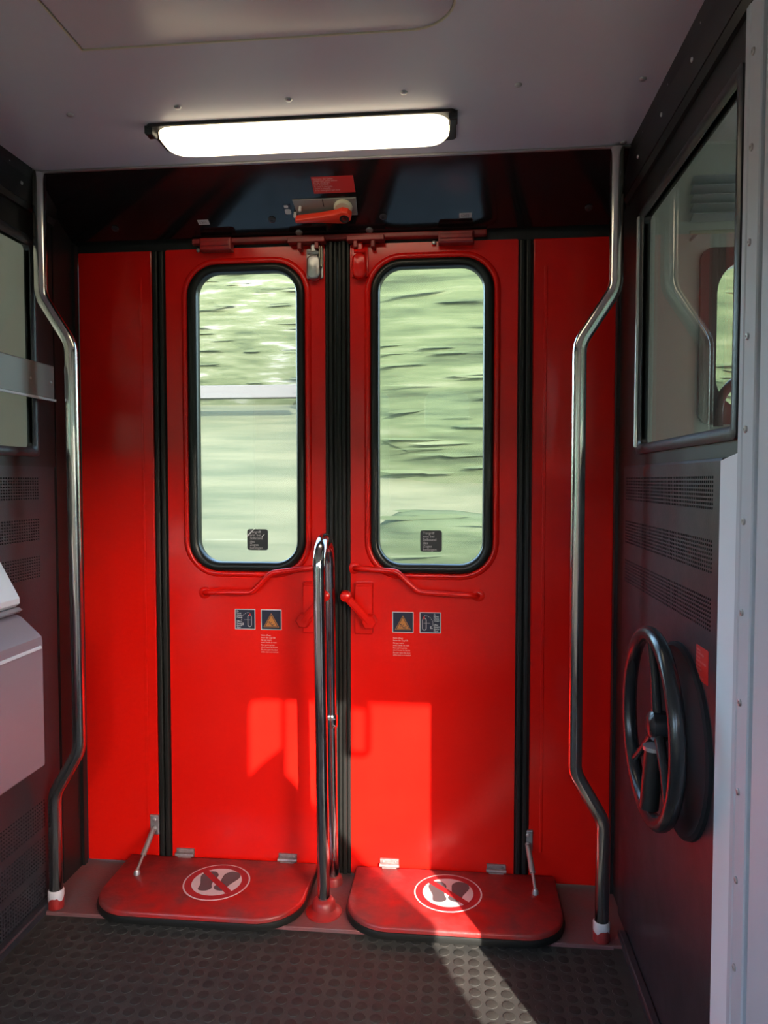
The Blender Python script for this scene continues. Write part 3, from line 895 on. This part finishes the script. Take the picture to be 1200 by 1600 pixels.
# right: pale aluminium edge strips beside the camera
b = new(); slab(b, [(0.788, 0.0), (0.868, 0.0), (0.868, 1.157), (0.788, 1.146)], -0.014, 0.001, 0.002)
obj('trim_9', b, 'alu', kind=ST, fr=RIGHT, label='flat pale aluminium strip beside the dark grille wall', cat='trim')
b = new()
loft(b, [[(x, z, h) for x, h in ((0.8715, -0.014), (0.8715, 0.004), (0.874, 0.006), (0.886, 0.006), (0.889, 0.0045), (0.912, 0.0045), (0.915, 0.006), (0.929, 0.006), (0.9315, 0.004), (0.9315, -0.014))] for z in (0.0, 1.88)], True, True)
st = obj('trim_10', b, 'alu_dull', kind=ST, fr=RIGHT, label='screwed aluminium cover strip running floor to ceiling at the right', cat='trim')
z = 0.135
while z < 1.86:
    bb = new(); lathe(bb, [(0.0052, 0), (0.0052, 0.0018), (0.0040, 0.0028), (0.0022, 0.0028), (0.0018, 0.0010)], (0.900 + 0.0, z, 0.0045), 12)
    obj('screw', bb, 'zinc', st, RIGHT, smooth=40)
    z += 0.1315
b = new(); box(b, 0.9355, 0.0, -0.05, 1.040, 1.885, 0.002, 0.003)
obj('trim_11', b, 'alu_dull', kind=ST, fr=RIGHT, label='pale aluminium corner strip at the right edge', cat='trim')
b = new(); box(b, 0.80, 0.0, -0.03, 1.035, 1.93, -0.016)
obj('wall_right_end', b, 'black', kind=ST, fr=RIGHT, label='dark wall end behind the aluminium strips', cat='wall')

# hand brake wheel
HX, HZ = 0.598, 0.656
b = new()
lathe(b, [(0.178, 0.0), (0.177, 0.006), (0.170, 0.009), (0.163, 0.006), (0.155, 0.003), (0.05, 0.002), (0.045, 0.012), (0.038, 0.016)], (HX + 0.004, HZ - 0.02, 0), 40)
obj('brake_dish', b, 'dish', wr, RIGHT, smooth=40)
wheel = thing('hand_brake', (0.70, -HX, HZ), 'dark grey hand brake wheel with three spokes and folding crank', 'wheel')
H = 0.052
b = new()
tube(b, [(HX + 0.171 * cos(2 * pi * k / 48), HZ + 0.171 * sin(2 * pi * k / 48), H) for k in range(48)], 0.0145, 14, closed=True)
obj('rim', b, 'wheel_paint', wheel, RIGHT, smooth=80)
for a in (95, 222, 318):
    a = radians(a)
    b = new(); tube(b, [(HX + 0.015 * cos(a), HZ + 0.015 * sin(a), H - 0.012), (HX + 0.09 * cos(a), HZ + 0.09 * sin(a), H - 0.008), (HX + 0.163 * cos(a), HZ + 0.163 * sin(a), H)], [0.0105, 0.0085, 0.0075], 10)
    obj('spoke', b, 'wheel_paint', wheel, RIGHT, smooth=60)
b = new(); lathe(b, [(0.020, 0.0), (0.020, 0.020), (0.028, 0.026), (0.028, 0.050), (0.020, 0.058), (0.008, 0.060)], (HX, HZ, 0.0), 24)
obj('hub', b, 'wheel_paint', wheel, RIGHT, smooth=40)
b = new()
tube(b, [(HX + 0.012, HZ - 0.152, H + 0.004), (HX + 0.012, HZ - 0.040, H - 0.004)], 0.0175, 16)
cr = obj('crank_grip', b, 'black', wheel, RIGHT, smooth=40)
b = new(); tube(b, [(HX + 0.012, HZ - 0.041, H - 0.004), (HX + 0.012, HZ - 0.034, H - 0.004)], 0.0205, 16)
obj('grip_cap', b, 'zinc', cr, RIGHT, smooth=40)
b = new(); slab(b, rrect(0.688, 0.774, 0.749, 0.832, 0.002, 2), 0.0, 0.0007)
n5 = obj('brake_notice', b, 'red_sticker', fr=RIGHT, label='small red notice with pale text beside the brake wheel', cat='notice')
for k, (t1, t2) in enumerate((('Handbremse', 'nur im Notfall bet\u00e4tigen'), ('Frein \u00e0 main', 'n\'actionner qu\'en cas d\'urgence'), ('Freno a mano', 'solo in emergenza'), ('Hand brake', 'for emergency use only'))):
    text(t1 + '\n' + t2, 0.0062, 0.6915, 0.8235 - 0.0132 * k, 0.0011, RIGHT, 'pink', n5, line=0.95, squeeze=0.62)

# ------------------------------------------------------------------ left: pale wall box with lid, small holder on the frame
bn = thing('wall_box', (-0.70, -0.58, 0.47), 'pale mauve wall box with sloping top on the left wall', 'box')
prof = [(-0.745, 0.463), (-0.624, 0.455), (-0.620, 0.459), (-0.620, 0.748), (-0.622, 0.757), (-0.630, 0.765), (-0.668, 0.800), (-0.680, 0.806), (-0.745, 0.806)]
b = new()
loft(b, [[(x, y, z) for x, z in prof] for y in (-0.412, -0.80)], True, True)
obj('box_body', b, 'box', bn, smooth=30)
b = new(); loft(b, [[(-0.6205, y, 0.738), (-0.6175, y, 0.736), (-0.6165, y, 0.731), (-0.6205, y, 0.729)] for y in (-0.420, -0.79)], True, True)
obj('front_lip', b, 'lid', bn)
b = new(); loft(b, [[(x, y, z) for x, z in ((-0.743, 0.812), (-0.672, 0.812), (-0.664, 0.818), (-0.672, 0.824), (-0.743, 0.824))] for y in (-0.415, -0.80)], True, True)
obj('lid_hinge', b, 'zinc', bn)
b = new()
lidp = [(-0.678, 0.826), (-0.668, 0.834), (-0.668, 0.846), (-0.725, 0.950), (-0.738, 0.955), (-0.744, 0.945), (-0.744, 0.826)]
loft(b, [[(x, y, z) for x, z in lidp] for y in (-0.42, -0.80)], True, True)
obj('open_lid', b, 'lid', bn, smooth=25)
hd = thing('holder', (-0.735, -0.23, 1.31), 'small pale grey plastic holder fixed over the left window frame', 'holder')
b = new(); box(b, -0.420, 1.322, 0.008, -0.172, 1.410, 0.030, 0.004)
obj('holder_body', b, 'grey_plate', hd, LEFT)
b = new(); box(b, -0.420, 1.318, 0.030, -0.172, 1.324, 0.034, 0.001)
obj('holder_lip', b, 'lid', hd, LEFT)
for x in (-0.19, -0.28):
    b = new(); dome(b, x, 1.365, 0.030, 0.004)
    obj('screw', b, 'zinc', hd, LEFT, smooth=50)

# ------------------------------------------------------------------ neighbouring compartments (seen through the panes) and the far side of the carriage
def side_wall(name, y0, y1, x0, x1, holes, material, label, z1=2.06):
    b = new()
    plate(b, rrect(x0, -1.0, x1, z1), holes, 0, 0.06)
    return obj(name, b, material, kind=ST, fr=frame((0, y1, 0), (1, 0, 0), (0, 0, 1), (0, -1, 0)) , label=label, cat='wall')
# beyond the right pane
side_wall('wall_far_right', 0, 0.10, 0.767, 4.2, [rrect(1.000, 1.285, 1.52, 1.690, 0.085, 8), rrect(2.0, 0.85, 3.0, 1.69, 0.08, 6)], 'pale', 'pale grey side wall of the compartment beyond the right pane')
wf = thing('window_3', (1.25, 0.03, 1.27), 'reddish brown framed window seen through the right partition pane', 'window', kind=ST)
b = new(); plate(b, rrect(0.958, 1.262, 1.60, 1.722, 0.03, 4), [rrect(1.000, 1.300, 1.52, 1.690, 0.085, 8)], -0.038, -0.024)
obj('brown_frame', b, 'brown', wf, DOOR)
b = new(); slab(b, rrect(0.995, 1.28, 1.525, 1.695, 0.08, 6), -0.062, -0.058)
obj('glass_pane', b, 'glass', wf, DOOR)
sl = thing('seat_loop', (1.2, -0.02, 1.26), 'reddish brown arched grab loop in front of the brown framed window', 'handle')
loop = [(1.000, 1.255, 0.0)] + [(1.14 - 0.14 * cos(a), 1.300 + 0.10 * sin(a), 0.0) for a in [pi * k / 14 for k in range(15)]] + [(1.28, 1.255, 0.0)]
b = new(); tube(b, loop, 0.0125, 10)
obj('loop_tube', b, 'brown', sl, DOOR, smooth=60)
lv = thing('air_louvre', (1.2, 0.02, 1.79), 'grey slatted air louvre high up behind the right pane', 'louvre')
for k in range(5):
    b = new(); loft(b, [[(x, 1.790 + 0.024 * k, -0.03), (x, 1.803 + 0.024 * k, -0.004), (x, 1.806 + 0.024 * k, -0.006), (x, 1.794 + 0.024 * k, -0.032)] for x in (0.93, 1.7)], True, True)
    obj('slat', b, 'lid', lv, DOOR)
rk = thing('lamp_reflection_bar', (1.2, 0.0, 1.745), 'thin pale bar imitating the lamp reflection in the right pane', 'rail')
b = new(); tube(b, [(0.915, 1.748, 0.02), (1.70, 1.744, 0.02)], 0.0055, 8)  # added bar takes the place of the lamp's reflection in the pane
obj('reflection_tube', b, 'cream', rk, DOOR, smooth=60)
b = new(); tube(b, [(0.935, 1.748, -0.04), (0.935, 1.748, 0.02)], 0.004, 8)
obj('reflection_stay', b, 'zinc', rk, DOOR, smooth=60)
side_wall('wall_far_left', 0, 0.10, -4.2, -0.767, [], 'pale', 'pale side wall of the compartment beyond the left pane')
# roofs and ends of the compartments
for nm, x0, x1 in (('ceiling_right', 0.0, 4.26), ('ceiling_left', -4.26, 0.0)):
    b = new(); box(b, x0, -2.76, 2.0, x1, 0.1, 2.05)
    obj(nm, b, 'pale', kind=ST, label='pale ceiling of the compartment beyond the %s partition' % nm[8:], cat='ceiling')
for nm, x0 in (('wall_end_right', 4.2), ('wall_end_left', -4.26)):
    b = new(); box(b, x0, -2.75, 0, x0 + 0.06, 0.1, 2.05)
    obj(nm, b, 'pale', kind=ST, label='pale end wall of the compartment beyond the %s partition' % nm[9:], cat='wall')
# unseen opposite side of the carriage: window openings placed to shape the sunlight
holes = [rrect(0.1144, 1.42, 0.3934, 1.6844, 0.062), rrect(-0.3934, 0.8865, -0.1144, 1.6844, 0.062),  # first opening shortened to keep sun off the left wall
         rrect(1.008, 0.72, 2.15, 1.690, 0.06), rrect(2.40, 0.72, 3.6, 1.690, 0.06),
         rrect(-2.15, 0.72, -1.00, 1.690, 0.06), rrect(-3.6, 0.72, -2.40, 1.690, 0.06)]
side_wall('wall_back', 0, -2.70, -4.2, 4.2, holes, 'pale', 'unseen opposite side wall of the carriage, openings shaped for the sunlight')

# unseen panel, pole and strap, added and shaped to outline the sunlight on the doors
b = new()
scr = [(0.80, 0.0), (1.335, 0.0), (1.335, 0.86), (1.350, 0.965), (1.29, 1.06), (1.245, 1.11), (1.042, 1.330), (1.041, 1.405), (0.97, 1.345), (0.94, 1.305), (0.80, 1.24)]
slab(b, scr, -0.015, 0.015, 0.006)
dsc = obj('sun_blocker_panel', b, 'cloth', fr=frame((-0.083, -2.4, 0), (1, 0, 0), (0, 0, 1), (0, -1, 0)), label='unseen dark panel shaped to outline the sunlight on the doors', cat='screen')

sp = thing('stripe_shadow_pole', (0.945, -2.36, 0.0), 'unseen slim steel pole placed to cast the shadow stripe on the doors', 'pole')
b = new(); tube(b, [(0.945, -2.36, 0.0), (0.945, -2.36, 2.0)], 0.0075, 12)
obj('pole_tube', b, 'steel', sp, smooth=60)
stp = thing('loop_shadow_strap', (1.19, -2.4, 1.47), 'unseen strap with a loop, added to cast the loop shadow', 'strap')
b = new()
plate(b, rrect(1.215, 1.385, 1.292, 1.535, 0.02), [rrect(1.237, 1.400, 1.279, 1.520, 0.012)], -0.006, 0.006)
obj('strap_loop', b, 'rubber', stp, frame((-0.083, -2.4, 0), (1, 0, 0), (0, 0, 1), (0, -1, 0)))
b = new(); box(b, 1.162, -2.403, 1.53, 1.182, -2.397, 2.0)
obj('strap_band', b, 'rubber', stp)

# ------------------------------------------------------------------ outside
b = new()
loft(b, [[(x, 0.15, -1.12), (x, 0.4, -1.1), (x, 2.6, -1.05), (x, 3.0, -1.3)] for x in (-30, 0, 30)], True, True)
obj('ballast', b, 'ballast', kind=ST, label='grey track ballast close outside the doors', cat='ground')
b = new()
loft(b, [[(x, 2.4, -1.15), (x, 3.0, -0.75), (x, 4.0, 0.05), (x, 6.0, 1.15), (x, 8.0, 2.05), (x, 10.0, 2.6), (x, 16.0, 3.2), (x, 16.0, -1.3)] for x in (-30, -10, 0, 10, 30)], True, True)
obj('ground', b, 'grass', kind=ST, label='sunlit grass bank rising outside the doors', cat='ground')
b = new()  # unseen bank, its height shaped to keep low light off the doors
loft(b, [[(x, -2.9, -1.12), (x, -4.6, -1.1), (x, -7.2, 1.9 * k), (x, -9.0, 2.7 * k), (x, -14.0, 3.6 * k), (x, -14.0, -1.3), (x, -2.9, -1.3)] for x, k in ((-40, 1.3), (-8, 1.1), (-1, 1.0), (40, 1.0))], True, True)
obj('ground_far', b, 'meadow', kind=ST, label='unseen grass cutting beyond the carriage, raised to block low light', cat='ground')

def wobble(x, y, z, seed):
    return (sin(1.7 * x + 2.3 * seed) * sin(5.1 * z + seed) + 0.6 * sin(3.1 * x - 1.3 * seed) * sin(9.7 * z + 2.1 * seed) + 0.4 * sin(6.3 * x + 4.2 * z + seed)) / 2

def bush(cx, cy, z0, crowns, n, material, label, seed, name='bush'):
    """a tree or bush: smooth leafy crowns, leaf sprays lying on them, a trunk"""
    rnd = random.Random(seed)
    o = thing(name, (cx, cy, z0), label, name, 'greenery outside the doors')
    vs, fs = [], []
    for dx, dz, rx, ry, rz in crowns:
        b = new()
        NU, NV = 30, 40
        rings = []
        for j in range(1, NU):
            t = pi * j / NU
            ring = []
            for k in range(NV):
                q = 2 * pi * k / NV
                ux, uy, uz = sin(t) * cos(q), sin(t) * sin(q), cos(t)
                e = 0.70 if rz > 0.4 else 0.85                     # boxier than an ellipsoid
                ux, uz = math.copysign(abs(ux) ** e, ux), math.copysign(abs(uz) ** e, uz)
                w = 1 + 0.09 * wobble(ux * rx * 2, uy, uz * rz * 2, seed + dx)
                ring.append((cx + dx + ux * rx * w, cy + uy * ry * w, z0 + dz + uz * rz * w))
            rings.append(ring)
        loft(b, rings, True, True)
        obj('crown', b, material, o, smooth=180)
        for _ in range(int(n * rx * rz)):
            x, z = rnd.uniform(-1, 1), rnd.uniform(-1, 1)
            y = -math.sqrt(max(0, 1 - abs(x) ** 3.0) * max(0, 1 - abs(z) ** 3.0))
            px, py, pz = cx + dx + x * rx, cy + y * ry * 1.05 - 0.02, z0 + dz + z * rz
            L = rnd.uniform(0.25, 0.8) / 2; h = rnd.uniform(0.012, 0.045) / 2
            yaw = rnd.gauss(0, 0.08); tilt = rnd.gauss(0, 0.03); face = rnd.gauss(0.45, 0.15)
            u = Vector((cos(yaw), sin(yaw), tilt)).normalized()
            w = Vector((0, sin(face), cos(face)))
            c = Vector((px, py, pz))
            i = len(vs)
            for p in (-u * L, -u * L * 0.5 - w * h, u * L * 0.5 - w * h * 0.8, u * L, u * L * 0.45 + w * h, -u * L * 0.5 + w * h * 0.9):
                vs.append(c + p)
            fs.append((i, i + 1, i + 2, i + 3, i + 4, i + 5))
    me = bpy.data.meshes.new('foliage')
    off = Vector((cx, cy, z0))
    me.from_pydata([tuple(v - off) for v in vs], [], fs)
    me.materials.append(M[material])
    f = bpy.data.objects.new('foliage', me)
    COL.objects.link(f)
    put(f, off, o)
    f['kind'] = 'stuff'
    top = max(c[1] for c in crowns)
    b = new(); tube(b, [(cx, cy, z0 - 1.2), (cx + 0.03, cy + 0.02, z0 + top * 0.5), (cx + 0.05, cy, z0 + top)], [0.07, 0.05, 0.03], 8)
    obj('trunk', b, 'bark', o, smooth=60)
    return o
bush(-2.9, 8.9, 2.0, [(0.05, 1.15, 1.75, 0.40, 1.12), (-0.5, 2.55, 1.15, 0.35, 0.42), (0.95, 2.42, 0.55, 0.30, 0.30)], 36, 'leaf_a', 'pale airy tree with sky gaps partly painted as white glints, outside the left door window', 1, 'tree')
bush(1.35, 6.2, 0.55, [(0.0, 1.80, 2.40, 0.42, 1.80)], 30, 'leaf_b', 'dense green tree filling the right door window', 3, 'tree')
bush(0.3, 4.7, 0.0, [(0.0, 0.42, 0.80, 0.25, 0.42)], 60, 'leaf_b', 'low green bush at the bottom of the right door window', 4)
bush(5.6, 7.2, 1.5, [(0.0, 1.30, 1.2, 0.4, 1.4)], 60, 'leaf_b', 'green tree outside beyond the right partition pane', 8, 'tree')
bush(-7.2, 9.4, 2.4, [(0.0, 1.60, 1.1, 0.4, 0.6), (0.3, 0.6, 1.2, 0.4, 0.4)], 200, 'leaf_a', 'pale tree farthest along the bank on the left', 9, 'tree')
wallr = thing('guard_rail', (-5.0, 7.5, 1.7), 'pale concrete guard rail outside the left door window', 'rail')
b = new(); box(b, -9.5, 2.19, -7.56, -1.75, 2.36, -7.44, 0.01)
obj('rail_beam', b, 'concrete', wallr, DOOR)
for x in (-8.2, -5.8):
    b = new(); box(b, x, 1.2, -7.66, x + 0.12, 2.22, -7.56)
    obj('post', b, 'concrete', wallr, DOOR)
